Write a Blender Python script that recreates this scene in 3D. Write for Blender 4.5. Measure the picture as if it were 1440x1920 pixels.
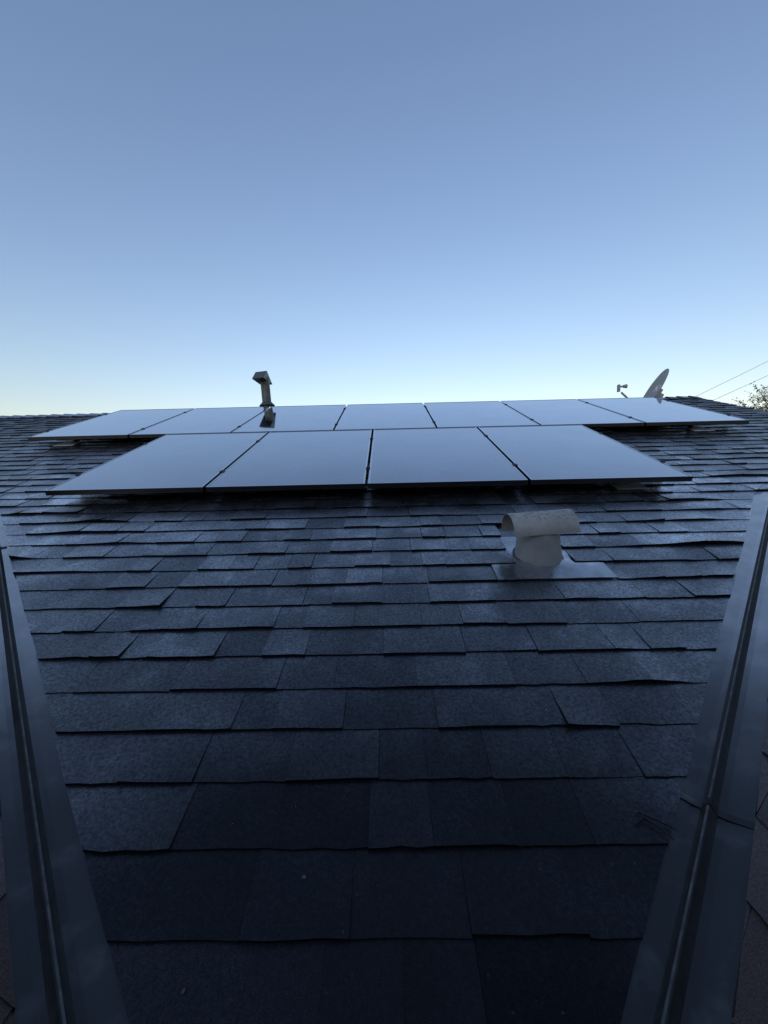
import bpy, math, random
from mathutils import Vector, Matrix
random.seed(7)
SC = bpy.context.scene
COL = SC.collection
for o in list(bpy.data.objects):
    bpy.data.objects.remove(o)

# ------------------------------------------------------------------ camera
TH = math.atan(4 / 12)                       # roof pitch 4:12
CT, ST, TT = math.cos(TH), math.sin(TH), math.tan(TH)
Z0 = 3.2                                     # height of the roof origin above the ground
PITCH, ROLL, YAW, FPX, CAM_N = -0.0918, 0.0225, 0.0104, 759.84, 1.011
RZ = Matrix.Rotation(YAW, 3, 'Z')
RX = Matrix.Rotation(PITCH, 3, 'X')
RY = Matrix.Rotation(ROLL, 3, 'Y')
CAM_R = RZ @ RX @ RY
CAM_P = Vector((0, -ST * CAM_N, CT * CAM_N + Z0))
cd = bpy.data.cameras.new('camera')
cam = bpy.data.objects.new('camera', cd)
COL.objects.link(cam)
right, fwd, up = CAM_R @ Vector((1, 0, 0)), CAM_R @ Vector((0, 1, 0)), CAM_R @ Vector((0, 0, 1))
M = Matrix((right, up, -fwd)).transposed().to_4x4()
M.translation = CAM_P
cam.matrix_world = M
cd.sensor_fit = 'HORIZONTAL'
cd.sensor_width = 36
cd.lens = FPX / 1440 * 36
cd.clip_start = 0.02
cd.clip_end = 3000
SC.camera = cam

# ------------------------------------------------------------------ sky, sun, exposure
world = bpy.data.worlds.new('World')
SC.world = world
world.use_nodes = True
wn = world.node_tree
sky = wn.nodes.new('ShaderNodeTexSky')
sky.sky_type = 'NISHITA'
sky.sun_disc = False
sky.sun_elevation = math.radians(26)
sky.sun_rotation = math.radians(192)
sky.air_density, sky.dust_density, sky.ozone_density = 1.6, 0.7, 3.0
wb = wn.nodes.new('ShaderNodeMix')                  # the photograph's white balance, even over the whole sky
wb.data_type = 'RGBA'
wb.blend_type = 'MULTIPLY'
wb.inputs[0].default_value = 1.0
wb.inputs[7].default_value = (1.035, 0.956, 1.025, 1)
wn.links.new(sky.outputs[0], wb.inputs[6])
wn.links.new(wb.outputs[2], wn.nodes['Background'].inputs[0])
wn.nodes['Background'].inputs[1].default_value = 0.1
sd = bpy.data.lights.new('sun', 'SUN')
sd.energy = 0.03
sd.angle = math.radians(10)
sd.color = (1.0, 0.93, 0.86)
sun = bpy.data.objects.new('sun', sd)
COL.objects.link(sun)
sun.rotation_euler = (math.radians(64), 0, math.radians(-12))     # low behind the camera, as the sky's sun
VS = SC.view_settings
VS.view_transform = 'Standard'
VS.look = 'None'
VS.gamma = 1
VS.use_curve_mapping = False
VS.exposure = 0.72


# ------------------------------------------------------------------ helpers
def W(u, v, n=0.0):
    """main roof coordinates (across, up the slope, off the slope) -> world"""
    return Vector((u, v * CT - n * ST, v * ST + n * CT + Z0))


def to_px(p):
    d = CAM_R.transposed() @ (p - CAM_P)
    if d.y < 0.02:
        return None
    return (720 + FPX * d.x / d.y, 960 - FPX * d.z / d.y)


class MB:
    """collects faces, links them as one mesh object"""

    def __init__(self):
        self.v, self.f, self.mi, self.sm, self.tone = [], [], [], [], []

    def face(self, pts, mi=0, smooth=False, tone=0.5):
        b = len(self.v)
        self.v += [tuple(p) for p in pts]
        self.tone += [tone] * len(pts)
        self.f.append(tuple(range(b, b + len(pts))))
        self.mi.append(mi)
        self.sm.append(smooth)

    def raw(self, verts, faces, mi=0, smooth=False, tone=0.5):
        b = len(self.v)
        self.v += [tuple(p) for p in verts]
        self.tone += [tone] * len(verts)
        for f in faces:
            self.f.append(tuple(b + i for i in f))
            self.mi.append(mi)
            self.sm.append(smooth)

    def box(self, c, ax, h, mi=0, bev=0.0):
        """box at c with axes ax (3 vectors) and half sizes h; bev chamfers the edges"""
        c = Vector(c)
        if bev <= 0:
            P = [c + ax[0] * (sx * h[0]) + ax[1] * (sy * h[1]) + ax[2] * (sz * h[2])
                 for sx in (-1, 1) for sy in (-1, 1) for sz in (-1, 1)]
            self.raw(P, [(0, 1, 3, 2), (4, 6, 7, 5), (0, 4, 5, 1), (2, 3, 7, 6), (0, 2, 6, 4), (1, 5, 7, 3)], mi)
            return
        # chamfer along the third axis top edge only plus verticals: octagon prism with a bevelled lid
        a, b = h[0], h[1]
        ring = [(-a + bev, -b), (a - bev, -b), (a, -b + bev), (a, b - bev), (a - bev, b), (-a + bev, b), (-a, b - bev), (-a, -b + bev)]
        R0 = [c + ax[0] * x + ax[1] * y - ax[2] * h[2] for x, y in ring]
        R1 = [c + ax[0] * x + ax[1] * y + ax[2] * (h[2] - bev) for x, y in ring]
        R2 = [c + ax[0] * (x * (a - bev) / a) + ax[1] * (y * (b - bev) / b) + ax[2] * h[2] for x, y in ring]
        V = R0 + R1 + R2
        F = [tuple(range(7, -1, -1)), tuple(range(16, 24))]
        for i in range(8):
            j = (i + 1) % 8
            F += [(i, j, 8 + j, 8 + i), (8 + i, 8 + j, 16 + j, 16 + i)]
        self.raw(V, F, mi)

    def tube(self, pts, rad, seg=8, mi=0, cap=True, smooth=True):
        pts = [Vector(p) for p in pts]
        if not isinstance(rad, (list, tuple)):
            rad = [rad] * len(pts)
        V, F = [], []
        ref = None
        for i, p in enumerate(pts):
            d = (pts[min(i + 1, len(pts) - 1)] - pts[max(i - 1, 0)]).normalized()
            if ref is None:
                ref = d.orthogonal().normalized()
            x = (ref - d * ref.dot(d)).normalized()
            y = d.cross(x)
            ref = x
            for k in range(seg):
                a = 2 * math.pi * k / seg
                V.append(p + (x * math.cos(a) + y * math.sin(a)) * rad[i])
        for i in range(len(pts) - 1):
            for k in range(seg):
                k2 = (k + 1) % seg
                F.append((i * seg + k, i * seg + k2, (i + 1) * seg + k2, (i + 1) * seg + k))
        self.raw(V, F, mi, smooth)
        if cap:
            self.face([V[k] for k in range(seg - 1, -1, -1)], mi)
            self.face(V[-seg:], mi)

    def build(self, name, mats, parent=None, tone=False):
        me = bpy.data.meshes.new(name)
        me.from_pydata(self.v, [], self.f)
        for m in (mats if isinstance(mats, (list, tuple)) else [mats]):
            me.materials.append(m)
        me.polygons.foreach_set('material_index', self.mi)
        me.polygons.foreach_set('use_smooth', self.sm)
        if tone:
            at = me.attributes.new('tone', 'FLOAT', 'POINT')
            at.data.foreach_set('value', self.tone)
        me.update()
        o = bpy.data.objects.new(name, me)
        COL.objects.link(o)
        if parent is not None:
            o.parent = parent
        return o


def tag(o, label=None, cat=None, group=None, kind=None):
    if label: o['label'] = label
    if cat: o['category'] = cat
    if group: o['group'] = group
    if kind: o['kind'] = kind
    return o


def empty(name, loc):
    o = bpy.data.objects.new(name, None)
    o.empty_display_size = 0.1
    COL.objects.link(o)
    o.location = loc
    bpy.context.view_layer.update()
    return o


def child(o, parent):
    """parent without moving (meshes are built in world coordinates)"""
    o.parent = parent
    o.matrix_parent_inverse = Matrix.Translation(parent.location).inverted()
    return o


# ------------------------------------------------------------------ materials
def mat(name, base=(0.5, 0.5, 0.5), rough=0.5, metal=0.0, spec=0.5, ior=None):
    m = bpy.data.materials.new(name)
    m.use_nodes = True
    b = m.node_tree.nodes['Principled BSDF']
    b.inputs['Base Color'].default_value = (*base, 1)
    b.inputs['Roughness'].default_value = rough
    b.inputs['Metallic'].default_value = metal
    b.inputs['Specular IOR Level'].default_value = spec
    if ior: b.inputs['IOR'].default_value = ior
    return m, m.node_tree, b


def N(nt, typ, **kw):
    n = nt.nodes.new(typ)
    for k, v in kw.items():
        if k in n.inputs: n.inputs[k].default_value = v
        else: setattr(n, k, v)
    return n


def noise(nt, scale, detail=3, rough=0.55, vec=None):
    n = N(nt, 'ShaderNodeTexNoise')
    n.inputs['Scale'].default_value = scale
    n.inputs['Detail'].default_value = detail
    n.inputs['Roughness'].default_value = rough
    if vec is None:
        g = N(nt, 'ShaderNodeNewGeometry')
        vec = g.outputs['Position']
    nt.links.new(vec, n.inputs['Vector'])
    return n.outputs['Fac']


def ramp(nt, fac, stops):
    r = N(nt, 'ShaderNodeValToRGB')
    el = r.color_ramp.elements
    while len(el) < len(stops): el.new(0.5)
    for e, (p, c) in zip(el, stops):
        e.position = p
        e.color = (*c, 1) if isinstance(c, tuple) else (c, c, c, 1)
    nt.links.new(fac, r.inputs[0])
    return r.outputs[0]


def math_(nt, op, a, b):
    n = N(nt, 'ShaderNodeMath')
    n.operation = op
    for i, x in enumerate((a, b)):
        if isinstance(x, (int, float)): n.inputs[i].default_value = x
        else: nt.links.new(x, n.inputs[i])
    return n.outputs[0]


def mixc(nt, fac, a, b, mode='MIX'):
    n = N(nt, 'ShaderNodeMix')
    n.data_type = 'RGBA'
    n.blend_type = mode
    for s, x in ((n.inputs[0], fac), (n.inputs[6], a), (n.inputs[7], b)):
        if isinstance(x, (int, float)): s.default_value = x
        elif isinstance(x, tuple): s.default_value = (*x, 1)
        else: nt.links.new(x, s)
    return n.outputs[2]


def bump(nt, b, h, strength=0.3, dist=0.003):
    n = N(nt, 'ShaderNodeBump')
    n.inputs['Strength'].default_value = strength
    n.inputs['Distance'].default_value = dist
    nt.links.new(h, n.inputs['Height'])
    nt.links.new(n.outputs[0], b.inputs['Normal'])


def glint(nt, b, stops, rough, tint=(1, 1, 1), gain=None, normal=True):
    """grazing-angle reflection: mixes a glossy layer in by the angle of incidence"""
    lw = N(nt, 'ShaderNodeLayerWeight')
    lw.inputs['Blend'].default_value = 0.5
    f = ramp(nt, lw.outputs['Facing'], stops)
    if gain is not None: f = math_(nt, 'MULTIPLY', f, gain)
    gl = N(nt, 'ShaderNodeBsdfGlossy')
    gl.inputs['Color'].default_value = (*tint, 1)
    if isinstance(rough, float): gl.inputs['Roughness'].default_value = rough
    else: nt.links.new(rough, gl.inputs['Roughness'])
    if normal and b.inputs['Normal'].links:
        nt.links.new(b.inputs['Normal'].links[0].from_socket, gl.inputs['Normal'])
    mx = N(nt, 'ShaderNodeMixShader')
    nt.links.new(f, mx.inputs[0])
    nt.links.new(b.outputs[0], mx.inputs[1])
    nt.links.new(gl.outputs[0], mx.inputs[2])
    out = [n for n in nt.nodes if n.type == 'OUTPUT_MATERIAL'][0]
    nt.links.new(mx.outputs[0], out.inputs['Surface'])


def shingle_mat(name, dark, light, moss=(0.008, 0.008, 0.0085), sheen=1.0):
    """granulated asphalt: very dark, glinting at grazing angles, damp patches"""
    m, nt, b = mat(name, rough=0.5)
    at = N(nt, 'ShaderNodeAttribute')
    at.attribute_name = 'tone'
    tone = at.outputs['Fac']
    patch = noise(nt, 2.3, 4)
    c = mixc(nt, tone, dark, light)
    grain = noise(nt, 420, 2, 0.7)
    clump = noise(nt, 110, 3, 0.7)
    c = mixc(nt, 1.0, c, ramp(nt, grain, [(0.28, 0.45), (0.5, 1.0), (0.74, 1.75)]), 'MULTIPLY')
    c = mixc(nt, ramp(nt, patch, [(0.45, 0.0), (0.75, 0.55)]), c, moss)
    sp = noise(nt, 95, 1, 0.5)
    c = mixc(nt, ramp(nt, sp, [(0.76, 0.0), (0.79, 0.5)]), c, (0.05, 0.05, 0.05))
    nt.links.new(c, b.inputs['Base Color'])
    b.inputs['Roughness'].default_value = 0.6
    b.inputs['IOR'].default_value = 1.2
    wet = noise(nt, 4.2, 5, 0.65)
    gain = math_(nt, 'MULTIPLY', ramp(nt, clump, [(0.30, 0.42), (0.5, 0.95), (0.70, 1.55)]), ramp(nt, grain, [(0.3, 0.55), (0.7, 1.4)]))
    gain = math_(nt, 'MULTIPLY', gain, math_(nt, 'ADD', math_(nt, 'MULTIPLY', tone, 0.62 * sheen), 0.67 * sheen))
    gain = math_(nt, 'MULTIPLY', gain, ramp(nt, wet, [(0.36, 0.80), (0.52, 1.0), (0.66, 1.5)]))
    h = math_(nt, 'ADD', math_(nt, 'MULTIPLY', grain, 0.5), noise(nt, 70, 3, 0.6))
    bump(nt, b, h, 0.34, 0.0025)
    glint(nt, b, [(0.0, 0.0), (0.2, 0.02), (0.41, 0.14), (0.61, 0.29), (0.69, 0.52), (0.77, 0.54), (0.86, 0.30), (0.92, 0.15), (1.0, 0.12)],
          ramp(nt, wet, [(0.36, 0.36), (0.6, 0.22)]), (0.95, 0.97, 1.0), gain)
    return m


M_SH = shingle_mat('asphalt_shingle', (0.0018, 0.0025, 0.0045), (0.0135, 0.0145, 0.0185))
M_SHW = shingle_mat('asphalt_shingle_brown', (0.042, 0.028, 0.024), (0.085, 0.062, 0.055), (0.05, 0.038, 0.033), 0.35)  # wing slopes: how light falls on their facing is put into this brown
M_EDGE, nt, b = mat('asphalt_edge', (0.004, 0.004, 0.005), 0.8, spec=0.15)

M_FLASH, nt, b = mat('painted_steel_flashing', (0.05, 0.055, 0.062), 0.34, spec=0.3)
sm = noise(nt, 9, 4, 0.6)
c = mixc(nt, ramp(nt, sm, [(0.54, 0.0), (0.66, 0.7)]), (0.013, 0.014, 0.0155), (0.052, 0.053, 0.056))
c = mixc(nt, ramp(nt, noise(nt, 2.2, 5, 0.7), [(0.5, 0.0), (0.8, 0.5)]), c, (0.012, 0.012, 0.012))
nt.links.new(c, b.inputs['Base Color'])
nt.links.new(ramp(nt, sm, [(0.4, 0.30), (0.7, 0.5)]), b.inputs['Roughness'])
bump(nt, b, noise(nt, 25, 2), 0.08, 0.004)
glint(nt, b, [(0.0, 0.008), (0.12, 0.018), (0.28, 0.03), (0.40, 0.10), (0.52, 0.40), (0.74, 0.58), (1.0, 0.75)], 0.2, (1.0, 0.97, 0.96), ramp(nt, sm, [(0.35, 0.85), (0.7, 1.1)]))

M_RIBSHADE, nt, b = mat('shaded_valley_rib', (0.012, 0.013, 0.013), 0.6, spec=0.3)  # shade on the rib sides and lap edge put into the colour
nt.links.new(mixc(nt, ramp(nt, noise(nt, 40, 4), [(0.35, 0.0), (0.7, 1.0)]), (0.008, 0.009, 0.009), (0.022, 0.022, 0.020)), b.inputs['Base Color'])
M_HILITE, nt, b = mat('rib_crest_highlight', (0.10, 0.10, 0.098), 0.45, spec=0.5)  # highlight along the rib crest and fold put into the colour
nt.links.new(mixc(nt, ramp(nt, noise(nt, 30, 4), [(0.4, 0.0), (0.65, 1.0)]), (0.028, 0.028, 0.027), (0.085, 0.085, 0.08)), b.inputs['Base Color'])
M_VENT, nt, b = mat('weathered_vent_paint', (0.26, 0.26, 0.25), 0.6)
g = N(nt, 'ShaderNodeNewGeometry')
sx = N(nt, 'ShaderNodeSeparateXYZ')
nt.links.new(g.outputs['Normal'], sx.inputs[0])
topf = ramp(nt, sx.outputs['Z'], [(0.55, 0.0), (0.9, 1.0)])
st = ramp(nt, noise(nt, 55, 5, 0.65), [(0.50, 0.0), (0.62, 1.0)])
stf = math_(nt, 'MULTIPLY', st, math_(nt, 'ADD', math_(nt, 'MULTIPLY', topf, 0.55), 0.12))
c = mixc(nt, ramp(nt, noise(nt, 8, 4), [(0.35, 0.0), (0.7, 1.0)]), (0.32, 0.30, 0.265), (0.41, 0.387, 0.345))
c = mixc(nt, stf, c, (0.05, 0.052, 0.05))
nt.links.new(c, b.inputs['Base Color'])
bump(nt, b, noise(nt, 60, 3), 0.10, 0.002)

M_VPIPE, nt, b = mat('grey_vent_pipe_shaded', (0.2, 0.2, 0.2), 0.55)  # shade under the hood put into the colour: darker than the hood
nt.links.new(mixc(nt, ramp(nt, noise(nt, 10, 4), [(0.35, 0.0), (0.7, 1.0)]), (0.21, 0.205, 0.195), (0.30, 0.29, 0.27)), b.inputs['Base Color'])
M_FLUE, nt, b = mat('grey_flue_metal', (0.13, 0.15, 0.15), 0.5, metal=0.25)
c = mixc(nt, ramp(nt, noise(nt, 14, 4), [(0.35, 0.0), (0.7, 1.0)]), (0.055, 0.064, 0.066), (0.095, 0.102, 0.10))
nt.links.new(c, b.inputs['Base Color'])

M_PLATE, nt, b = mat('painted_galvanised_plate', (0.2, 0.21, 0.22), 0.22, metal=0.45, spec=0.6)
c = mixc(nt, ramp(nt, noise(nt, 22, 5, 0.7), [(0.42, 0.0), (0.68, 1.0)]), (0.10, 0.105, 0.11), (0.17, 0.175, 0.18))
nt.links.new(c, b.inputs['Base Color'])
nt.links.new(ramp(nt, noise(nt, 30, 4), [(0.3, 0.14), (0.75, 0.4)]), b.inputs['Roughness'])
bump(nt, b, noise(nt, 14, 3), 0.25, 0.004)
glint(nt, b, [(0.0, 0.03), (0.35, 0.16), (0.5, 0.40), (0.7, 0.6), (1.0, 0.8)], ramp(nt, noise(nt, 30, 4), [(0.3, 0.10), (0.75, 0.28)]), (0.98, 0.99, 1.0), ramp(nt, noise(nt, 11, 4), [(0.35, 0.65), (0.6, 1.0)]))

M_SEAL, nt, b = mat('roof_sealant', (0.06, 0.06, 0.06), 0.45)

M_GLASS, nt, b = mat('solar_glass', (0.012, 0.017, 0.030), 0.055, spec=0.5, ior=1.5)
g = N(nt, 'ShaderNodeNewGeometry')
wv = N(nt, 'ShaderNodeTexWave')
wv.wave_type = 'BANDS'
wv.bands_direction = 'X'
wv.inputs['Scale'].default_value = 14.0
nt.links.new(g.outputs['Position'], wv.inputs['Vector'])
c = mixc(nt, ramp(nt, wv.outputs['Fac'], [(0.90, 0.0), (0.97, 1.0)]), (0.011, 0.016, 0.030), (0.03, 0.036, 0.05))
nt.links.new(c, b.inputs['Base Color'])
nt.links.new(ramp(nt, noise(nt, 1.6, 4), [(0.3, 0.03), (0.7, 0.085)]), b.inputs['Roughness'])
bump(nt, b, noise(nt, 1.3, 2), 0.02, 0.01)
glint(nt, b, [(0.0, 0.03), (0.4, 0.10), (0.6, 0.38), (0.68, 0.48), (0.83, 0.74), (1.0, 0.95)], 0.035, (0.97, 0.98, 1.0),
      math_(nt, 'MULTIPLY', ramp(nt, wv.outputs['Fac'], [(0.80, 1.0), (0.97, 0.90)]), ramp(nt, noise(nt, 3.2, 6, 0.65), [(0.3, 0.93), (0.7, 1.04)])))

M_FRAME, nt, b = mat('black_anodised_frame', (0.012, 0.013, 0.016), 0.3, spec=0.3)
glint(nt, b, [(0.0, 0.0), (0.35, 0.02), (0.6, 0.45), (0.7, 0.75), (1.0, 0.95)], 0.2)
M_BACK, nt, b = mat('black_backsheet', (0.012, 0.012, 0.013), 0.6, spec=0.3)
M_RAIL, nt, b = mat('black_rail', (0.02, 0.02, 0.022), 0.45)
M_ALU, nt, b = mat('mill_aluminium', (0.55, 0.56, 0.58), 0.28, metal=1.0)
M_WPLATE, nt, b = mat('bare_flashing_plate', (0.52, 0.58, 0.66), 0.4)
M_DISH, nt, b = mat('grey_dish_paint', (0.21, 0.215, 0.21), 0.55)
nt.links.new(mixc(nt, ramp(nt, noise(nt, 9, 4), [(0.35, 0.0), (0.7, 1.0)]), (0.25, 0.255, 0.25), (0.30, 0.302, 0.295)), b.inputs['Base Color'])
M_WHITE, nt, b = mat('white_print', (0.75, 0.75, 0.75), 0.5)
M_LNB, nt, b = mat('off_white_plastic', (0.26, 0.28, 0.28), 0.5)
M_WIRE, nt, b = mat('weathered_wire', (0.62, 0.63, 0.64), 0.6)
M_BARK, nt, b = mat('bark', (0.07, 0.055, 0.045), 0.85)
M_LEAF, nt, b = mat('leaf', (0.05, 0.06, 0.035), 0.6)
at = N(nt, 'ShaderNodeAttribute'); at.attribute_name = 'tone'
nt.links.new(mixc(nt, at.outputs['Fac'], (0.030, 0.030, 0.028), (0.075, 0.070, 0.058)), b.inputs['Base Color'])
M_WALL, nt, b = mat('painted_siding', (0.42, 0.40, 0.36), 0.7)
M_BLOCKER, nt, b = mat('dark_sky_blocker', (0.07, 0.075, 0.085), 0.7)  # only for the block added behind the camera against the rear sky
M_BOARD, nt, b = mat('painted_trim_board', (0.14, 0.14, 0.14), 0.6)
M_GROUND, nt, b = mat('ground_soil_and_grass', (0.08, 0.09, 0.05), 0.9)
nt.links.new(mixc(nt, ramp(nt, noise(nt, 0.35, 6), [(0.35, 0.0), (0.65, 1.0)]), (0.05, 0.07, 0.03), (0.11, 0.10, 0.06)), b.inputs['Base Color'])
M_DRY, nt, b = mat('dry_leaf_scrap', (0.10, 0.08, 0.045), 0.7)
M_ORANGE, nt, b = mat('rust_orange_scrap', (0.30, 0.15, 0.05), 0.7)
M_SPECK, nt, b = mat('pale_grit', (0.6, 0.6, 0.6), 0.6)
M_TWIG, nt, b = mat('dark_twig', (0.008, 0.007, 0.007), 0.8)

# ------------------------------------------------------------------ ground
mb = MB()
mb.face([(-900, -900, 0), (900, -900, 0), (900, 900, 0), (-900, 900, 0)])
tag(mb.build('ground', M_GROUND), kind='structure')

# ------------------------------------------------------------------ house: roof slopes
CR, CL = 0.175, 0.292            # right / left valley lines: y = x - CR, y = -x - CL (in plan)
XRR, XRL = 2.62, -2.80           # wing ridges
RAKE = 4.80
LEFT_END = -9.0
YAPR, YAPL = XRR - CR, -XRL - CL
VAPR, VAPL = YAPR / CT, YAPL / CT
EXP, V0 = 0.1435, 0.361


def ridge_v(u):
    if u < 3.8: return 6.155 + 0.0205 * (u + 5.0)
    return 6.335 + 0.15 * min(u - 3.8, 0.8)


house = empty('house', (0, 0, 0))
tag(house, 'house roof of dark grey asphalt shingles with a metal valley on each side', 'house')

# deck of the main slope and its back slope
mb = MB()
DN = -0.006
mb.face([W(-CL * 0.5, -0.2, DN), W(XRR, VAPR, DN), W(RAKE, (YAPR - (RAKE - XRR)) / CT, DN), W(RAKE, ridge_v(RAKE), DN),
         W(LEFT_END, ridge_v(LEFT_END), DN), W(LEFT_END, -2.0, DN), W(XRL - 2.2, -0.3, DN), W(XRL, VAPL, DN)], 0, tone=0.2)
rl, rr = W(LEFT_END, ridge_v(LEFT_END), DN), W(RAKE, ridge_v(RAKE), DN)
back = Vector((0, 6.0, -6.0 * TT))
mb.face([rl, rr, rr + back, rl + back], 0, tone=0.4)
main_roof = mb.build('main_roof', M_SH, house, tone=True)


def uR(v):
    if v < VAPR - 0.05:
        y = v * CT
        return 0.975 * y + 0.110
    return RAKE


def uL(v):
    if v < VAPL - 0.05:
        y = v * CT
        return -(1.028 * y + 0.178)
    return LEFT_END


def hump(u, v, cu, cv, su, sv, a):
    return a * math.exp(-((u - cu) / su) ** 2 - ((v - cv) / sv) ** 2)


HUMPS = [(-1.75, 2.15, 0.16, 0.10, 0.020), (-1.95, 1.80, 0.13, 0.08, 0.017), (-1.45, 1.95, 0.12, 0.09, 0.010), (-1.6, 1.6, 0.16, 0.07, 0.014),
         (-2.3, 2.40, 0.18, 0.10, 0.014), (1.62, 1.80, 0.17, 0.07, 0.020), (1.75, 2.08, 0.20, 0.07, 0.012), (1.45, 1.51, 0.12, 0.06, 0.010),
         (1.92, 2.30, 0.22, 0.10, 0.014), (0.80, 0.935, 0.10, 0.06, 0.010), (2.6, 2.75, 0.25, 0.12, 0.012), (-1.1, 1.08, 0.1, 0.06, 0.008),
         (-3.2, 3.0, 0.2, 0.12, 0.014), (-2.7, 3.2, 0.2, 0.12, 0.010), (3.0, 3.3, 0.2, 0.1, 0.012)]
rs = random.Random(21)
PH = [(rs.uniform(2, 9), rs.uniform(0, 6.3)) for _ in range(6)]


def lift(u, v):
    z = 0
    k = round((v - V0) / EXP)
    for i, (fq, ph) in enumerate(PH):
        z += math.sin(u * fq + ph + k * (1.7 + i)) * 0.0007
    for h in HUMPS:
        z += hump(u, v, *h)
    return z


def piece(P, u0a, u1a, vb, vt, t, tone, lim=None, rnd=random, nu=4, curl=(0.0, 0.0), base=-0.004):
    """one shingle tab on a slope frame P(u, v, n): top surface, butt face and both sides"""
    mbp = MB()
    rows = []
    NV = 2
    jv = [rnd.gauss(0, 0.0012) for _ in range(nu + 1)]
    for r in range(NV + 1):
        s = r / NV
        v = vb + (vt - vb) * s
        a, bb = u0a, u1a
        if lim:
            lo, hi = lim(v)
            a, bb = max(a, lo), min(bb, hi)
            if bb < a: a = bb = min(max((a + bb) / 2, lo), hi)
        row = []
        for i in range(nu + 1):
            u = a + (bb - a) * i / nu
            vv = v + (jv[i] if r == 0 else 0)
            q_ = i / nu
            n = t * (1 - s) + 0.0012 * s + lift(u, v) * (1 - 0.75 * s) + (1 - s) ** 2 * (curl[0] * (1 - q_) ** 2 + curl[1] * q_ ** 2)
            row.append((u, vv, n))
        rows.append(row)
    if rows[0][-1][0] - rows[0][0][0] < 0.004 and rows[NV][-1][0] - rows[NV][0][0] < 0.01:
        return None
    V = [P(*q) for row in rows for q in row]
    F = []
    w = nu + 1
    for r in range(NV):
        for i in range(nu):
            F.append((r * w + i, r * w + i + 1, (r + 1) * w + i + 1, (r + 1) * w + i))
    mbp.raw(V, F, 0, True, tone)
    V2 = [P(*q) for q in rows[0]] + [P(q[0], q[1] + 0.002, base + max(0, lift(q[0], vb) - 0.004)) for q in rows[0]]
    mbp.raw(V2, [(w + i, w + i + 1, i + 1, i) for i in range(nu)], 1, False, tone)
    for side in (0, nu):
        top = [P(*rows[r][side]) for r in range(NV + 1)]
        bot = [P(rows[r][side][0], rows[r][side][1], base) for r in range(NV + 1)]
        for r in range(NV):
            q = (top[r], top[r + 1], bot[r + 1], bot[r])
            mbp.face(q if side == 0 else q[::-1], 1, False, tone)
    mbp.rows = rows
    return mbp


def quad_px_area(P, rows):
    """visible size of a tab in the photograph, 0 when out of frame"""
    pts = []
    for q in (rows[0][0], rows[0][-1], rows[-1][-1], rows[-1][0]):
        p = to_px(P(*q))
        if p is None: return 0
        pts.append((min(max(p[0], 0), 1440), min(max(p[1], 0), 1920)))
    a = 0
    for i in range(4):
        x1, y1 = pts[i]
        x2, y2 = pts[(i + 1) % 4]
        a += x1 * y2 - x2 * y1
    return abs(a) / 2


# holes the shingles leave around the hooded roof vent: course -> (from, to)
VENT_GAP = {8: (0.476, 1.000), 9: (0.594, 0.874), 10: (0.590, 0.874), 11: (0.604, 0.84)}
rnd = random.Random(4)
pieces = []
K_TOP = 44
for k in range(-3, K_TOP):
    vb = V0 + k * EXP
    if vb > ridge_v(RAKE) - 0.04: break
    vt = vb + EXP + 0.030

    def lim(v, e=(rnd.uniform(-0.006, 0.006), rnd.uniform(-0.006, 0.006))):
        return uL(v) + e[0], uR(v) + e[1]
    lo, hi = uL(vt), uR(vt)
    lo = max(lo, -8.6)
    valley = vb < 2.5
    u = lo - rnd.uniform(0, 0.2) if not valley else lo - 0.05
    first_w = (uL(vb) - u) + rnd.uniform(0.07, 0.26)
    deep = rnd.random() < 0.5
    first = True
    while u < hi:
        wd = rnd.choice((rnd.uniform(0.10, 0.17), rnd.uniform(0.15, 0.24), rnd.uniform(0.2, 0.34)))
        u1 = u + wd
        if valley and first: u1 = u + first_w
        first = False
        if valley and u1 > uR(vb) - 0.07: u1 = hi + 0.1
        if k in VENT_GAP:
            g0, g1 = VENT_GAP[k]
            if u < g0 < u1 + 0.06: u1 = g0
            elif g0 <= u < g1:
                u = g1
                continue
        vtop = min(vt, ridge_v(u))
        if vtop > vb + 0.03:
            tone = min(1, max(0, rnd.gauss(0.44 if deep else 0.56, 0.17)))
            gap = rnd.choice((0.0001, 0.0003, 0.0008, 0.0016, 0.0026)) * (0.5 if k < 4 else 1.0)
            t = (0.0075 if deep else 0.0115) + rnd.uniform(-0.001, 0.001)
            near_edge = vb < 2.5 and (u1 > uR(vb) - 0.14 or u < uL(vb) + 0.12)
            if near_edge and rnd.random() < 0.45: t = 0.0045
            edge_d = min(uR(vb) - u1, u - uL(vb)) if valley else 9
            cv_ = 0.0038 if (edge_d < 0.5 and vb > 0.6) else 0.0010
            curl = (max(0, rnd.gauss(0, cv_)) if rnd.random() < 0.5 else 0.0, max(0, rnd.gauss(0, cv_)) if rnd.random() < 0.5 else 0.0)
            p = piece(W, u + gap, u1 - gap * 0.4, vb + rnd.gauss(0, 0.0018), vtop, t, tone, lim if vb < 2.6 else (lambda v: (LEFT_END, RAKE)), rnd, 4, curl)
            if p: pieces.append((quad_px_area(W, p.rows), p))
        u = u1
        if rnd.random() < 0.85: deep = not deep
# slope to the right of the right wing (mostly outside the picture)
for k in range(-3, 17):
    vb = V0 + k * EXP
    u = XRR + (VAPR - vb) * CT + 0.12
    while u < RAKE - 0.02 and vb < VAPR - 0.05:
        u1 = min(RAKE, u + rnd.uniform(0.12, 0.34))
        p = piece(W, u + 0.001, u1 - 0.001, vb, vb + EXP + 0.03, rnd.choice((0.0075, 0.0115)), rnd.uniform(0.2, 0.8), None, rnd)
        if p: pieces.append((0, p))
        u = u1
pieces.sort(key=lambda a: -a[0])
rest = MB()


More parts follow.
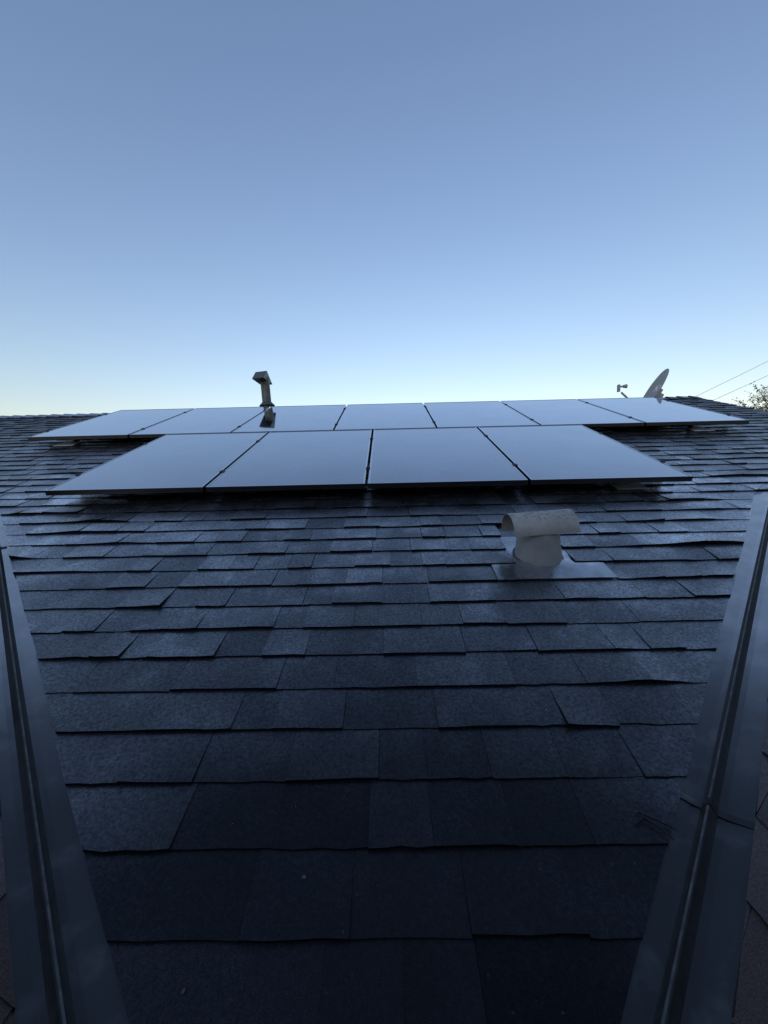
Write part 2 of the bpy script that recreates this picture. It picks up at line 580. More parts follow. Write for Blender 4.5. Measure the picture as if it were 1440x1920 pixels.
def join(dst, src):
    bse = len(dst.v)
    dst.v += src.v
    dst.tone += src.tone
    dst.f += [tuple(bse + i for i in f) for f in src.f]
    dst.mi += src.mi
    dst.sm += src.sm


for i, (a, p) in enumerate(pieces):
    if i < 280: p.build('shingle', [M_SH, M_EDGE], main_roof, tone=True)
    else: join(rest, p)

# ridge caps: folded shingles lapped along the ridge
x = LEFT_END
while x < RAKE:
    vis = to_px(W(x, ridge_v(x), 0.02))
    vis = vis is not None and 0 < vis[0] < 1440 and (vis[0] < 250 or vis[0] > 1200)
    p = MB()
    tn = rnd.uniform(0.25, 0.75)
    x1 = x + 0.235
    prof = []
    for xx, n in ((x, 0.026 + rnd.uniform(0, 0.004)), (x1, 0.012)):
        top = W(min(xx, RAKE), ridge_v(xx), 0) + Vector((0, 0, n * 1.1))
        fr = W(min(xx, RAKE), ridge_v(xx) - 0.13, n * 0.75)
        bk = top + Vector((0, 0.125, -0.125 * TT - 0.006))
        mid1 = top.lerp(fr, 0.22) + Vector((0, 0, 0.002))
        prof.append([fr, mid1, top, bk])
    for i in range(3):
        p.face([prof[0][i], prof[1][i], prof[1][i + 1], prof[0][i + 1]], 0, False, tn)
    low = [q - Vector((0, 0, 0.022)) for q in prof[0]]
    for i in range(3):
        p.face([prof[0][i], prof[0][i + 1], low[i + 1], low[i]], 1, False, tn)
    p.face([prof[0][0], low[0], prof[1][0] - Vector((0, 0, 0.018)), prof[1][0]], 1, False, tn)
    if vis: p.build('ridge_cap', [M_SH, M_EDGE], main_roof, tone=True)
    else: join(rest, p)
    x += 0.19
tag(rest.build('shingle_field', [M_SH, M_EDGE], main_roof, tone=True), kind='stuff')


# wing slopes: right one faces -x, left one faces +x
def WR(u, v, n=0.0):
    return Vector((CR + v * CT - n * ST, -u, v * ST + n * CT + Z0))


def WL(u, v, n=0.0):
    return Vector((-CL - v * CT + n * ST, u, v * ST + n * CT + Z0))


for side in ('r', 'l'):
    P = WR if side == 'r' else WL
    sgn = -1 if side == 'r' else 1
    xr, c0 = (XRR, CR) if side == 'r' else (-XRL, CL)
    vr = (xr - c0) / CT
    mb = MB()
    yf = -4.0
    o = [P(-sgn * 0 + sgn * yf, -0.22, DN), P(sgn * -0.2, -0.22, DN), P(sgn * (xr - c0), vr, DN), P(sgn * yf, vr, DN)]
    mb.face(o if sgn > 0 else o[::-1], 0, tone=0.3)
    # outer slope of the wing
    a0, a1 = P(sgn * (xr - c0), vr, DN), P(sgn * yf, vr, DN)
    run = (2.17 if side == 'r' else 2.2)
    dx = Vector((run * (1 if side == 'r' else -1), 0, -run * TT))
    mb.face([a0, a0 + dx + Vector((0, -run, 0)), a1 + dx, a1], 0, tone=0.3)
    wing = mb.build('wing_roof', M_SHW, house, tone=True)
    wp = []
    marg = 0.108 if side == 'r' else 0.078
    for k in range(0, 18):
        vb = 0.065 + k * EXP
        vt = min(vb + EXP + 0.03, vr)
        if vb > vr - 0.03: break

        def limw(v, s=sgn, mg=marg):
            yv = v * CT - mg
            return (-yv, 9) if s < 0 else (-9, yv)
        u = -2.6 if sgn < 0 else -1.2
        end = 1.2 if sgn < 0 else 2.6
        while u < end:
            u1 = u + rnd.uniform(0.12, 0.34)
            p = piece(P, u + 0.001, u1 - 0.001, vb + rnd.gauss(0, 0.002), vt, rnd.choice((0.0075, 0.0115)), rnd.uniform(0.2, 0.85), limw, rnd)
            if p: wp.append((quad_px_area(P, p.rows), p))
            u = u1
    wr = MB()
    for a, p in wp:
        if a > 60: p.build('shingle', [M_SHW, M_EDGE], wing, tone=True)
        else: join(wr, p)
    # ridge caps of the wing
    y = xr - c0 + 0.10
    first = True
    while y > -3.5:
        p = MB()
        y1 = y - 0.30
        prof = []
        for yy, n in ((y, 0.010), (y1, 0.030)):
            zt = vr * ST + Z0 + n * 1.1
            X = xr if side == 'r' else -xr
            prof.append([Vector((X - 0.13, yy, zt - 0.13 * TT - 0.004)), Vector((X - 0.04, yy, zt - 0.035 * TT)), Vector((X, yy, zt)),
                         Vector((X + 0.04, yy, zt - 0.035 * TT)), Vector((X + 0.13, yy, zt - 0.13 * TT - 0.004))])
        tn = rnd.uniform(0.3, 0.8)
        for i in range(4):
            p.face([prof[0][i], prof[1][i], prof[1][i + 1], prof[0][i + 1]], 0, True, tn)
            p.face([prof[1][i], prof[1][i] - Vector((0, 0, .02)), prof[1][i + 1] - Vector((0, 0, .02)), prof[1][i + 1]], 1, False, tn)
        for i in (0, 4):
            p.face([prof[0][i], prof[1][i], prof[1][i] - Vector((0, 0, .02)), prof[0][i] - Vector((0, 0, .02))], 1, False, tn)
        if first and side == 'r': p.build('ridge_cap', [M_SH, M_EDGE], wing, tone=True)
        else: join(wr, p)
        first = False
        y -= 0.21
    tag(wr.build('shingle_field', [M_SHW, M_EDGE], wing, tone=True), kind='stuff')

# ------------------------------------------------------------------ valley flashings
D45 = {'r': Vector((1, 1, TT)).normalized(), 'l': Vector((-1, 1, TT)).normalized()}


def flashing(side, y0, y1, off, label, hem=False):
    """W-shaped valley metal between plan positions y0 and y1 along the valley"""
    d = D45[side]
    nm = Vector((0, -ST, CT))
    nw = Vector((-ST, 0, CT)) if side == 'r' else Vector((ST, 0, CT))
    am = nm.cross(d)
    aw = nw.cross(d)
    if side == 'r':
        am = am if am.x < 0 else -am
        aw = aw if aw.x > 0 else -aw
    else:
        am = am if am.x > 0 else -am
        aw = aw if aw.x < 0 else -aw
    nb = (nm + nw).normalized()
    lap = 0.0045 if hem else 0.0

    def at(y):
        x = y + CR if side == 'r' else -(y + CL)
        return Vector((x, y, y * TT + Z0))
    prof = [am * 0.125 + nm * (-0.0035 + off), am * 0.030 + nm * (-0.0030 + off + lap), am * 0.0165 + nm * (0.001 + off + lap), am * 0.0042 + nb * (0.0265 + off + lap),
            nb * (0.029 + off + lap), aw * 0.003 + nb * (0.0272 + off + lap), aw * 0.0165 + nw * (0.001 + off + lap), aw * 0.030 + nw * (-0.0030 + off + lap), aw * 0.125 + nw * (-0.0035 + off)]
    mb = MB()
    n = max(2, int((y1 - y0) / 0.08))
    r_ = random.Random(int(y0 * 100) + (5 if side == 'r' else 9))
    wob = [[r_.gauss(0, 0.0003) for _ in prof] for _ in range(n + 1)]
    rows = [[at(y0 + (y1 - y0) * i / n) + q + nb * wob[i][j] for j, q in enumerate(prof)] for i in range(n + 1)]
    w = len(prof)
    V = [p for row in rows for p in row]
    F = []
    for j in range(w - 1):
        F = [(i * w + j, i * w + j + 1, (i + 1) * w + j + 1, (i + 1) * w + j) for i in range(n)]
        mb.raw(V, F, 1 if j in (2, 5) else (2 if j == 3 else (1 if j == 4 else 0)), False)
    # folded lower edge: a real step, highlight on the fold and dark edge put in by colour
    fold = [p - d * (0.014 if hem else 0.004) - nb * (0.003 if hem else 0.0015) for p in rows[0]]
    drop = [p - nb * (0.0070 if hem else 0.003) for p in fold]
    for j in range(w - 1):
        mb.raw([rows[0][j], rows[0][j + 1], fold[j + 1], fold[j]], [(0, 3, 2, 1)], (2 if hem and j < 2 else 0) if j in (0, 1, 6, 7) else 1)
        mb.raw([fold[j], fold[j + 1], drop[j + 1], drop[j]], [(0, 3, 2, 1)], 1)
    o = mb.build('valley_flashing', [M_FLASH, M_RIBSHADE, M_HILITE], house)
    o['label'] = label
    return o


flashing('r', -0.16, 0.66, 0.0, 'lower length of metal valley at the right')
flashing('r', 0.545, YAPR - 0.02, 0.0024, 'upper length of metal valley at the right lapped over the lower', True)
flashing('l', -0.20, 1.90, 0.0, 'lower length of metal valley at the left')
flashing('l', 1.82, YAPL - 0.02, 0.0024, 'upper length of metal valley at the left lapped over the lower', True)

# trim and walls
mb = MB()
A, B = W(RAKE, (YAPR - (RAKE - XRR)) / CT, 0), W(RAKE, ridge_v(RAKE), 0)
for p0, p1 in ((A, B), (B, B + back)):
    dv = (p1 - p0).normalized()
    nrm = Vector((1, 0, 0)).cross(dv)
    mb.box((p0 + p1) / 2 + Vector((0.014, 0, -0.085)), (dv, Vector((1, 0, 0)), nrm), ((p1 - p0).length / 2, 0.012, 0.075))
mb.build('rake_board', M_BOARD, house)
mb = MB()
yb = (B + back).y - 0.4
AX = (Vector((1, 0, 0)), Vector((0, 1, 0)), Vector((0, 0, 1)))
mb.box((-2.2, (0.9 + yb) / 2, 1.45), AX, (6.6, (yb - 0.9) / 2, 1.45))
mb.box((2.62, -1.2, 1.35), AX, (2.0, 2.1, 1.35))
mb.box((-2.80, -1.2, 1.35), AX, (2.0, 2.1, 1.35))
mb.build('wall', M_WALL, house)
# unseen taller block added behind the camera to shut out low rear sky light
mb = MB()
mb.box((0, -6.6, 3.2), AX, (5.6, 2.5, 3.2))
o = mb.build('rear_sky_blocker', M_BLOCKER, house)
mb = MB()
for sg in (-1, 1):
    mb.face([Vector((sg * 6.0, -9.5, 6.35)), Vector((sg * 6.0, -3.7, 6.35)), Vector((0, -3.7, 7.5)), Vector((0, -9.5, 7.5))][::sg], 0, tone=0.4)
for yy in (-4.05, -9.15):
    mb.face([Vector((-5.8, yy, 6.37)), Vector((5.8, yy, 6.37)), Vector((0, yy, 7.46))], 0, tone=0.2)
mb.build('rear_sky_blocker_roof', M_SH, house, tone=True)  # roof of the added light-blocking block, unseen as well

# ------------------------------------------------------------------ solar panels
PW, PL, PG = 1.046, 1.6376, 0.020
HP = 0.120                       # top of the frames above the slope
FRH = 0.035
UU, VV, NN = Vector((1, 0, 0)), Vector((0, CT, ST)), Vector((0, -ST, CT))
AXR = (UU, VV, NN)


def panel(u0, v0, label, grp):
    root = empty('solar_panel', W(u0 + PW / 2, v0 + PL / 2, HP - FRH))
    tag(root, label, 'solar panel', grp)
    mb = MB()
    e = 0.011
    # frame: four mitred bars with a chamfered top edge
    for (a, b_) in (((0, 0), (PW, 0)), ((PW, 0), (PW, PL)), ((PW, PL), (0, PL)), ((0, PL), (0, 0))):
        du, dv = b_[0] - a[0], b_[1] - a[1]
        L = math.hypot(du, dv)
        t = (du / L, dv / L)
        i_ = (-t[1], t[0])
        sec = [(0, -FRH), (0, -0.0018), (0.0018, 0), (e - 0.001, 0), (e, -0.001), (e, -0.006), (0.002, -0.007), (0.002, -FRH)]
        R0 = [W(u0 + a[0] + i_[0] * s + t[0] * s, v0 + a[1] + i_[1] * s + t[1] * s, HP + z) for s, z in sec]
        R1 = [W(u0 + b_[0] + i_[0] * s - t[0] * s, v0 + b_[1] + i_[1] * s - t[1] * s, HP + z) for s, z in sec]
        m_ = len(sec)
        mb.raw(R0 + R1, [(i, m_ + i, m_ + (i + 1) % m_, (i + 1) % m_) for i in range(m_)])
    child(mb.build('frame', M_FRAME), root)
    mb = MB()
    mb.face([W(u0 + e, v0 + e, HP - 0.0025), W(u0 + PW - e, v0 + e, HP - 0.0025), W(u0 + PW - e, v0 + PL - e, HP - 0.0025), W(u0 + e, v0 + PL - e, HP - 0.0025)])
    child(mb.build('glass', M_GLASS), root)
    mb = MB()
    mb.face([W(u0 + e, v0 + PL - e, HP - 0.0065), W(u0 + PW - e, v0 + PL - e, HP - 0.0065), W(u0 + PW - e, v0 + e, HP - 0.0065), W(u0 + e, v0 + e, HP - 0.0065)])
    child(mb.build('backsheet', M_BACK), root)


ORD = ['first', 'second', 'third', 'fourth', 'fifth', 'sixth', 'seventh']
UL0, VL0 = -2.262, 2.4993
UT0, VT0 = -3.7343, VL0 + PL + 0.0271
for i in range(4):
    lab = {0: 'solar panel at the left end of the lower four-panel row',
           1: 'second solar panel from the left in the lower row',
           2: 'third solar panel from the left in the lower row, above the hooded vent',
           3: 'solar panel at the right end of the lower four-panel row'}[i]
    panel(UL0 + i * (PW + PG), VL0, lab, 'solar panels of the lower row')
for i in range(7):
    lab = {0: 'solar panel at the left end of the upper row, with its foot showing',
           2: 'third solar panel from the left in the upper row, reflecting the flue pipe',
           3: 'middle solar panel of the upper seven-panel row',
           6: 'solar panel at the right end of the upper row, below the satellite dish'}.get(i, ORD[i] + ' solar panel from the left in the upper seven-panel row')
    panel(UT0 + i * (PW + PG), VT0, lab, 'solar panels of the upper row')


def rail(ua, ub, v, seams, feet, label, plate_mat=M_WPLATE):
    root = empty('mounting_rail', W((ua + ub) / 2, v, 0))
    tag(root, label, 'mounting rail', 'rails carrying the solar panels')
    mb = MB()
    mb.box(W((ua + ub) / 2, v, HP - FRH - 0.024), AXR, ((ub - ua) / 2, 0.016, 0.0225))
    child(mb.build('rail', M_RAIL), root)
    for s in seams:
        mb = MB()
        endc = s < ua + 0.15 or s > ub - 0.15
        mb.box(W(s, v, HP + 0.003), AXR, (0.016 if not endc else 0.011, 0.018, 0.002), 0, 0.001)
        mb.tube([W(s, v, HP + 0.005), W(s, v, HP + 0.009)], 0.006, 6, smooth=False)
        mb.box(W(s, v, HP - 0.02), AXR, (0.006, 0.018, 0.021))
        child(mb.build('end_clamp' if endc else 'mid_clamp', M_RAIL), root)
    for f in feet:
        mb = MB()
        mb.box(W(f, v - 0.035, 0.045), AXR, (0.021, 0.006, 0.044))
        mb.box(W(f, v - 0.06, 0.012), AXR, (0.024, 0.035, 0.004))
        mb.tube([W(f, v - 0.07, 0.014), W(f, v - 0.07, 0.028)], 0.009, 6, smooth=False)
        ft = child(mb.build('foot', M_RAIL), root)
        mb = MB()
        out_ = f in (1.66, -3.42, 3.3)
        mb.box(W(f, v - (0.155 if out_ else 0.06), 0.0135), AXR, (0.105, 0.105 if out_ else 0.085, 0.0012))
        fl = mb.build('flashing_plate', plate_mat if out_ else M_RAIL)
        fl.parent = ft


sl = [UL0 - 0.010 + i * (PW + PG) for i in range(5)]
su = [UT0 - 0.010 + i * (PW + PG) for i in range(8)]
rail(UL0 - 0.03, UL0 + 4 * PW + 3 * PG + 0.03, 2.83, sl, [-1.9, -0.68, 0.52, 1.66], 'black rail along the bottom of the lower panel row')
rail(UL0 - 0.03, UL0 + 4 * PW + 3 * PG + 0.03, 3.75, sl, [-1.9, -0.68, 0.52, 1.66], 'black rail along the top of the lower panel row')
rail(UT0 - 0.03, UT0 + 7 * PW + 6 * PG + 0.03, 4.45, su, [-3.42, -2.2, -0.98, 0.24, 1.46, 2.68, 3.3], 'black rail along the bottom of the upper panel row')
rail(UT0 - 0.03, UT0 + 7 * PW + 6 * PG + 0.03, 5.48, su, [-3.42, -2.2, -0.98, 0.24, 1.46, 2.68, 3.3], 'black rail along the top of the upper panel row')

# ------------------------------------------------------------------ hooded roof vent
ZUP = Vector((0, 0, 1))
base = W(0.722, 1.705, 0.008)
vent = empty('roof_vent', base)
tag(vent, 'grey hooded metal roof vent with a half-round cap, standing in the shingles', 'roof vent')
mb = MB()
nu, nv = 14, 10
g = []
for j in range(nv + 1):
    for i in range(nu + 1):
        u, v = 0.478 + (1.0 - 0.478) * i / nu, 1.512 + 0.42 * j / nv
        n = 0.0125 - 0.0070 * j / nv + 0.0015 * math.sin(u * 23) * math.sin(v * 17)
        if j >= 4:
            n = min(n, 0.0025)
            u = max(0.580, min(0.890, u))
        r = math.hypot(u - 0.722, (v - 1.715))
        n += 0.012 * math.exp(-((r - 0.10) / 0.03) ** 2)
        g.append(W(u, v, n))
mb.raw(g, [(j * (nu + 1) + i, j * (nu + 1) + i + 1, (j + 1) * (nu + 1) + i + 1, (j + 1) * (nu + 1) + i) for j in range(nv) for i in range(nu)], 0, True)
fr = g[:nu + 1]
mb.raw(fr + [p - NN * 0.004 for p in fr], [(nu + 1 + i, nu + 2 + i, i + 1, i) for i in range(nu)])
child(mb.build('flashing_plate', M_PLATE), vent)
# pipe stub: cut to the slope at the foot
mb = MB()
seg = 40
prof = [(0.112, None), (0.107, 0.03), (0.098, 0.10), (0.0955, 0.128)]
ctr = W(0.722, 1.715, 0)
V = []
for r, z in prof:
    for k in range(seg):
        a = 2 * math.pi * k / seg
        x, y = r * math.cos(a), r * math.sin(a)
        zz = ctr.z + (y * TT + 0.004 if z is None else max(z, y * TT + 0.012))
        V.append((ctr.x + x, ctr.y + y, zz))
F = []
for j in range(len(prof) - 1):
    for k in range(seg):
        k2 = (k + 1) % seg
        F.append((j * seg + k, j * seg + k2, (j + 1) * seg + k2, (j + 1) * seg + k))
mb.raw(V, F, 0, True)
child(mb.build('pipe', M_VPIPE), vent)
mb = MB()
pts = []
rr_ = random.Random(3)
for k in range(41):
    a = 2 * math.pi * k / 40
    x, y = 0.1125 * math.cos(a), 0.1125 * math.sin(a)
    pts.append((ctr.x + x, ctr.y + y, ctr.z + y * TT + 0.010))
mb.tube(pts, [0.0055 + rr_.uniform(-0.0015, 0.002) for _ in range(40)] + [0.0055], 6, cap=False)
child(mb.build('sealant_bead', M_SEAL), vent)
# half-round hood, open at both ends
mb = MB()
tilt = math.radians(3.2)
ax = Vector((math.cos(tilt), 0.02, math.sin(tilt))).normalized()
side_ = ZUP.cross(ax).normalized()
upv = ax.cross(side_).normalized()
hc = ctr + Vector((0.004, 0.0, 0.136))
R, HL = 0.101, 0.150
seg = 26
out, inn = [], []
for s_ in (-HL, -HL + 0.004, HL - 0.004, HL):
    for k in range(seg + 1):
        a = math.radians(-6) + math.radians(192) * k / seg
        rad = R * (1.0 if abs(s_) < HL - 0.001 else 1.0)
        dirv = side_ * math.cos(a) + upv * (math.sin(a) * 0.88)
        out.append(hc + ax * s_ + dirv * rad)
        inn.append(hc + ax * s_ + dirv * (rad - 0.0025))
w = seg + 1
for L_, sm_, fl in ((out, True, False), (inn, True, True)):
    F = []
    for j in range(3):
        for k in range(seg):
            f = (j * w + k, j * w + k + 1, (j + 1) * w + k + 1, (j + 1) * w + k)
            F.append(f[::-1] if fl else f)
    mb.raw(L_, F, 0, True)
for j in (0, 3):
    mb.raw(out[j * w:(j + 1) * w] + inn[j * w:(j + 1) * w], [(k, k + 1, w + k + 1, w + k) for k in range(seg)])
for k in (0, seg):
    mb.raw([out[j * w + k] for j in range(4)] + [inn[j * w + k] for j in range(4)], [(j, j + 1, 5 + j, 4 + j) for j in range(3)])
child(mb.build('hood', M_VENT), vent)

# ------------------------------------------------------------------ flue pipe by the ridge
fb = Vector((-1.787, 5.90, 5.90 * TT + Z0))
flue = empty('flue_pipe', fb)
tag(flue, 'thin grey flue pipe with a gabled cap, leaning behind the upper panels', 'flue pipe')
lean = Vector((-0.055, 0.02, 1)).normalized()
P0 = fb + lean * 0.0
mb = MB()
mb.tube([P0 - lean * 0.02, P0 + lean * 0.20, P0 + lean * 0.48], 0.066, 24)
child(mb.build('pipe', M_FLUE), flue)
mb = MB()
mb.tube([P0 + lean * 0.065, P0 + lean * 0.072, P0 + lean * 0.115, P0 + lean * 0.125], [0.115, 0.113, 0.073, 0.064], 24, cap=False)
child(mb.build('storm_collar', M_FLUE), flue)
mb = MB()
cb = P0 + lean * 0.425 + Vector((-0.035, 0, 0))
cx = Vector((1, 0, 0.085)).normalized()
cy = Vector((0, 1, 0))
cz = cx.cross(cy).normalized()
hx, hy, hh = 0.085, 0.23, 0.152
c4 = [cb - cx * hx - cy * hy, cb + cx * hx - cy * hy, cb + cx * hx + cy * hy, cb - cx * hx + cy * hy]
r2 = [cb - cx * hx + cz * hh, cb + cx * hx + cz * hh]
mb.face([c4[0], c4[1], r2[1], r2[0]])
mb.face([c4[2], c4[3], r2[0], r2[1]])
mb.face([c4[1], c4[2], r2[1]])
mb.face([c4[3], c4[0], r2[0]])
ins = [p + (cb - p) * 0.09 + cz * 0.012 for p in c4]
mb.raw(c4 + ins, [(0, 4, 5, 1), (1, 5, 6, 2), (2, 6, 7, 3), (3, 7, 4, 0)])
mb.face(ins[::-1])
child(mb.build('cap', M_FLUE), flue)

# ------------------------------------------------------------------ satellite dish behind the ridge
dc = Vector((4.40, 6.55, 2.235 + Z0))
mast_foot = Vector((4.56, 6.66, 0))
mast_foot.z = (W(4.5, ridge_v(4.5)).z - (mast_foot.y - W(4.5, ridge_v(4.5)).y) * TT)
dish = empty('satellite_dish', mast_foot)
tag(dish, 'grey satellite dish on the ridge, seen nearly edge-on', 'satellite dish')
dn = Vector((-0.84, 0.17, 0.47)).normalized()       # where the bowl points
dr = dn.cross(ZUP).normalized()
du_ = dr.cross(dn).normalized()
mb = MB()
RW, RH, DEP = 0.31, 0.385, 0.06
rings, seg = 8, 40
V, V2 = [], []
for j in range(rings + 1):
    q = j / rings
    for k in range(seg):
        a = 2 * math.pi * k / seg
        p = dc + dr * (RW * q * math.cos(a)) + du_ * (RH * q * math.sin(a)) + dn * (DEP * q * q - DEP)
        V.append(p)
        V2.append(p - dn * 0.006)
for L_, fl in ((V, False), (V2, True)):
    F = [(j * seg + k, j * seg + (k + 1) % seg, (j + 1) * seg + (k + 1) % seg, (j + 1) * seg + k) for j in range(rings) for k in range(seg)]
    mb.raw(L_, [f[::-1] for f in F] if fl else F, 0, True)
e0, e1 = V[-seg:], V2[-seg:]
mb.raw(e0 + e1, [(k, (k + 1) % seg, seg + (k + 1) % seg, seg + k) for k in range(seg)])
bowl = child(mb.build('bowl', M_DISH), dish)
# white print on the face: a slanted mark beside a block of short strokes
mb = MB()


def on_face(x, y):
    q2 = (x / RW) ** 2 + (y / RH) ** 2
    return dc - dr * x + du_ * y + dn * (DEP * q2 - DEP + 0.003)


def stroke(x0, y0, x1, y1, wd):
    d = Vector((x1 - x0, y1 - y0)).normalized()
    nx, ny = -d.y * wd / 2, d.x * wd / 2
    n_ = 4
    a = [on_face(x0 + (x1 - x0) * i / n_ + nx, y0 + (y1 - y0) * i / n_ + ny) for i in range(n_ + 1)]
    b_ = [on_face(x0 + (x1 - x0) * i / n_ - nx, y0 + (y1 - y0) * i / n_ - ny) for i in range(n_ + 1)]
    mb.raw(a + b_, [(i, i + 1, n_ + 2 + i, n_ + 1 + i) for i in range(n_)])


for x0, y0, x1, y1 in ((-0.10, 0.02, -0.10, 0.13), (-0.10, 0.13, -0.03, 0.03), (-0.03, 0.02, -0.03, 0.13), (0.03, 0.13, 0.07, 0.07), (0.11, 0.13, 0.07, 0.07), (0.07, 0.07, 0.07, 0.01)):
    stroke(x0, y0, x1, y1, 0.026)
lg = mb.build('printed_mark', M_WHITE)
lg.parent = bowl
# mast and bracket
mb = MB()
mtop = dc - dn * 0.13 - du_ * 0.04
mb.tube([mast_foot, Vector((mast_foot.x, mast_foot.y, mtop.z - 0.10)), mtop - ZUP * 0.03, mtop], 0.022, 12)
child(mb.build('mast', M_DISH), dish)
mb = MB()
mb.box(dc - dn * 0.095 - du_ * 0.02, (dr, du_, dn), (0.06, 0.085, 0.022))
mb.box(mtop, (dr, du_, dn), (0.04, 0.05, 0.045))
child(mb.build('bracket', M_LNB), dish)
# arm and receiver
mb = MB()
lnb = Vector((3.895, 6.62, 2.245 + Z0))
low_rim = dc - du_ * (RH - 0.02) - dn * 0.02
mb.tube([dc - dn * 0.10 - du_ * 0.12, low_rim - dn * 0.03, lnb + Vector((0.03, 0, -0.01))], 0.016, 8)
child(mb.build('arm', M_LNB), dish)
mb = MB()
lx = (dc - lnb).normalized()
ly = lx.cross(ZUP).normalized()
lz = ly.cross(lx)
mb.box(lnb + Vector((-0.015, 0, 0.06)), (Vector((1, 0, 0)), Vector((0, 1, 0)), ZUP), (0.016, 0.028, 0.058), 0, 0.005)
hp_ = lnb + Vector((0.015, 0, 0.085))
hd = Vector((1, 0, 0.05)).normalized()
mb.tube([hp_, hp_ + hd * 0.04, hp_ + hd * 0.045, hp_ + hd * 0.10], [0.014, 0.014, 0.024, 0.034], 14)
child(mb.build('receiver', M_LNB), dish)

# ------------------------------------------------------------------ overhead wires
CY = CAM_P.y


def far(rx, rz, D):
    return Vector((rx * (D - CY), D, rz * (D - CY) + CAM_P.z))


for (a, b_, lab) in (((0.7444, 0.1705), (0.9105, 0.2482), 'upper of the two thin overhead wires slanting across the sky'),
                     ((0.7893, 0.1618), (0.9124, 0.2151), 'lower of the two thin overhead wires slanting across the sky')):
    p, q = far(*a, 22), far(*b_, 22)
    d = q - p
    pts = []
    for i in range(25):
        s = -1.6 + 7.6 * i / 24
        x = p + d * s
        x.z += 0.012 * (s * s - s)
        pts.append(x)
    mb = MB()
    mb.tube(pts, 0.014, 6)
    tag(mb.build('overhead_wire', M_WIRE), lab, 'wire', 'overhead wires')

# ------------------------------------------------------------------ tree beyond the house
tree = empty('leafy_tree', (14.9, 13.6, 0))
tag(tree, 'sparse small-leaved tree rising behind the right end of the roof', 'tree')
tr = random.Random(11)
mbt, mbl = MB(), MB()
cc = Vector((14.2, 13.5, 2.05 + Z0))
rad = Vector((3.6, 3.0, 1.75))
mbt.tube([(14.9, 13.6, -0.1), (14.85, 13.6, 1.2), (14.95, 13.55, 2.6), (14.8, 13.5, 4.0)], [0.19, 0.16, 0.13, 0.09], 10)


def leaf(p, d, s, tone):
    side = d.cross(Vector((tr.gauss(0, 1), tr.gauss(0, 1), tr.gauss(0, 1)))).normalized()
    mbl.face([p, p + d * s * 0.5 + side * s * 0.3, p + d * s, p + d * s * 0.5 - side * s * 0.3], 0, False, tone)


def spray(p, d, L, r0):
    pts = [p]
    dd = d.copy()
    n_ = 6
    for i in range(n_):
        dd = (dd + Vector((tr.gauss(0, .25), tr.gauss(0, .25), tr.gauss(0.05, .2)))).normalized()
        pts.append(pts[-1] + dd * L / n_)
    mbt.tube(pts, [r0 * (1 - i / (n_ + 1)) for i in range(n_ + 1)], 4, cap=False)
    tone = tr.uniform(0.1, 0.9)
    for i in range(1, n_ + 1):
        for _ in range(tr.randint(2, 4)):
            o_ = Vector((tr.gauss(0, .5), tr.gauss(0, .5), tr.gauss(0, .5)))
            leaf(pts[i] + o_ * 0.03, (dd * 0.5 + o_).normalized(), tr.uniform(0.035, 0.075), min(1, max(0, tone + tr.gauss(0, .2))))


for i in range(70):
    a = tr.uniform(0, 6.28)
    h = tr.uniform(-0.4, 1.0)
    dv = Vector((math.cos(a) * math.sqrt(max(0, 1 - h * h)), math.sin(a) * math.sqrt(max(0, 1 - h * h)), h))
    tip = cc + Vector((dv.x * rad.x, dv.y * rad.y, dv.z * rad.z)) * tr.uniform(0.75, 1.0)
    st_ = Vector((14.88, 13.55, tr.uniform(2.4, 4.0)))
    mid = st_.lerp(tip, 0.5) + Vector((tr.gauss(0, .2), tr.gauss(0, .2), tr.gauss(0.1, .15)))
    pts = [st_, st_.lerp(mid, .5) + Vector((0, 0, .05)), mid, mid.lerp(tip, .5) + Vector((tr.gauss(0, .08), 0, tr.gauss(0, .08))), tip]
    mbt.tube(pts, [0.05, 0.04, 0.028, 0.018, 0.008], 5, cap=False)
    for s in range(34):
        k = tr.uniform(0.35, 1.0) ** 0.7
        seg_i = min(3, int(k * 4))
        p = pts[seg_i].lerp(pts[seg_i + 1], k * 4 - seg_i)
        d = ((p - cc).normalized() + Vector((tr.gauss(0, .5), tr.gauss(0, .5), tr.gauss(0.2, .5)))).normalized()
        spray(p, d, tr.uniform(0.3, 0.65), 0.006)
child(mbt.build('trunk', M_BARK), tree)
child(mbl.build('crown', M_LEAF, tone=True), tree)

# ------------------------------------------------------------------ small debris on the roof
def scrap(name, u, v, n, r, m, label, cat, sd_):
    q = random.Random(sd_)
    mb = MB()
    k_ = 9
    ring = [W(u + r * math.cos(6.283 * i / k_) * q.uniform(.6, 1.2), v + r * math.sin(6.283 * i / k_) * q.uniform(.6, 1.2), n + q.uniform(0, 0.003)) for i in range(k_)]
    top = W(u, v, n + r * 0.45)
    for i in range(k_):
        mb.face([ring[i], ring[(i + 1) % k_], top])
    mb.face(ring[::-1])
    return tag(mb.build(name, m), label, cat)


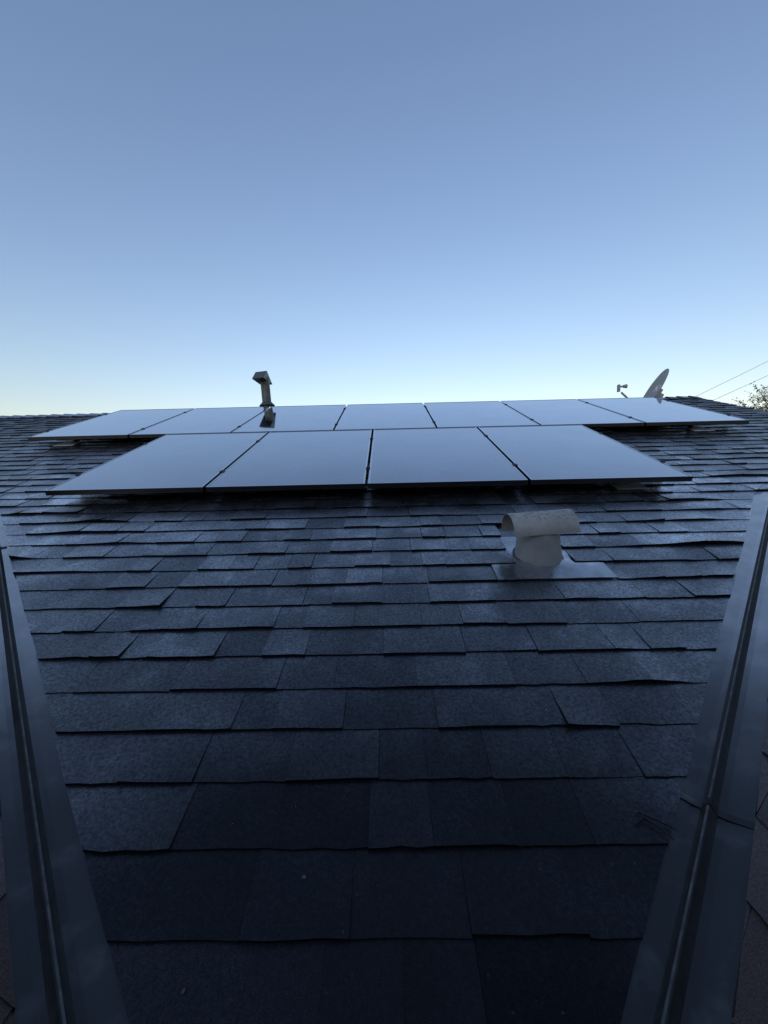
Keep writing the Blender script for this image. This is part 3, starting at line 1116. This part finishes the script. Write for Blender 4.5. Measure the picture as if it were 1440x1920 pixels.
scrap('leaf_scrap', -0.187, 0.455, 0.006, 0.0042, M_DRY, 'tiny tan leaf scrap on the second shingle course from the bottom', 'leaf scrap', 2)
scrap('leaf_scrap', -0.362, 0.300, 0.006, 0.0034, M_DRY, 'tiny yellowish leaf scrap near the bottom edge of the picture', 'leaf scrap', 5)
scrap('debris_scrap', 0.712, 0.570, 0.012, 0.0060, M_ORANGE, 'small orange scrap caught at the lap of the right metal valley', 'debris', 8)


def twig(pts, r, label):
    mb = MB()
    mb.tube([W(*p) for p in pts], r, 5)
    return tag(mb.build('twig', M_TWIG), label, 'twig', 'twigs beside the right valley')


twig([(0.530, 0.540, 0.011), (0.552, 0.552, 0.016), (0.570, 0.535, 0.015), (0.592, 0.508, 0.013)], [0.0022, 0.003, 0.0025, 0.0015], 'bent dark twig lying at the shingle ends by the right valley')
twig([(0.548, 0.566, 0.010), (0.575, 0.548, 0.014), (0.612, 0.527, 0.012)], [0.0025, 0.0022, 0.0014], 'straight dark twig lying just above the bent twig')
mb = MB()
q = random.Random(17)
SPK = [(-0.454, 0.856), (-0.367, 0.873), (-0.231, 0.591), (-0.367, 0.555), (-0.078, 0.426), (-0.523, 2.211), (-1.447, 2.25), (-0.16, 1.25), (0.2, 1.12), (-0.55, 0.40)]
SPK += [(q.uniform(-0.9, 0.9), q.uniform(0.35, 2.3)) for _ in range(45)]
for (u, v) in SPK:
    if not (uL(v) + 0.03 < u < uR(v) - 0.03): continue
    kk = (v - V0) / EXP
    s = kk - math.floor(kk)
    n = 0.0125 * (1 - s * 0.8) + lift(u, v)
    r = q.choice((0.0008, 0.0010, 0.0014)) * (1 + 0.5 * (v > 1.6))
    ring = [W(u + r * math.cos(2.094 * i) * q.uniform(.7, 1.3), v + r * math.sin(2.094 * i), n - 0.001) for i in range(3)]
    top = W(u, v, n + r)
    for i in range(3):
        mb.face([ring[i], ring[(i + 1) % 3], top])
tag(mb.build('grit', M_SPECK), 'loose pale grit scattered over the dark shingles', 'grit', kind='stuff')
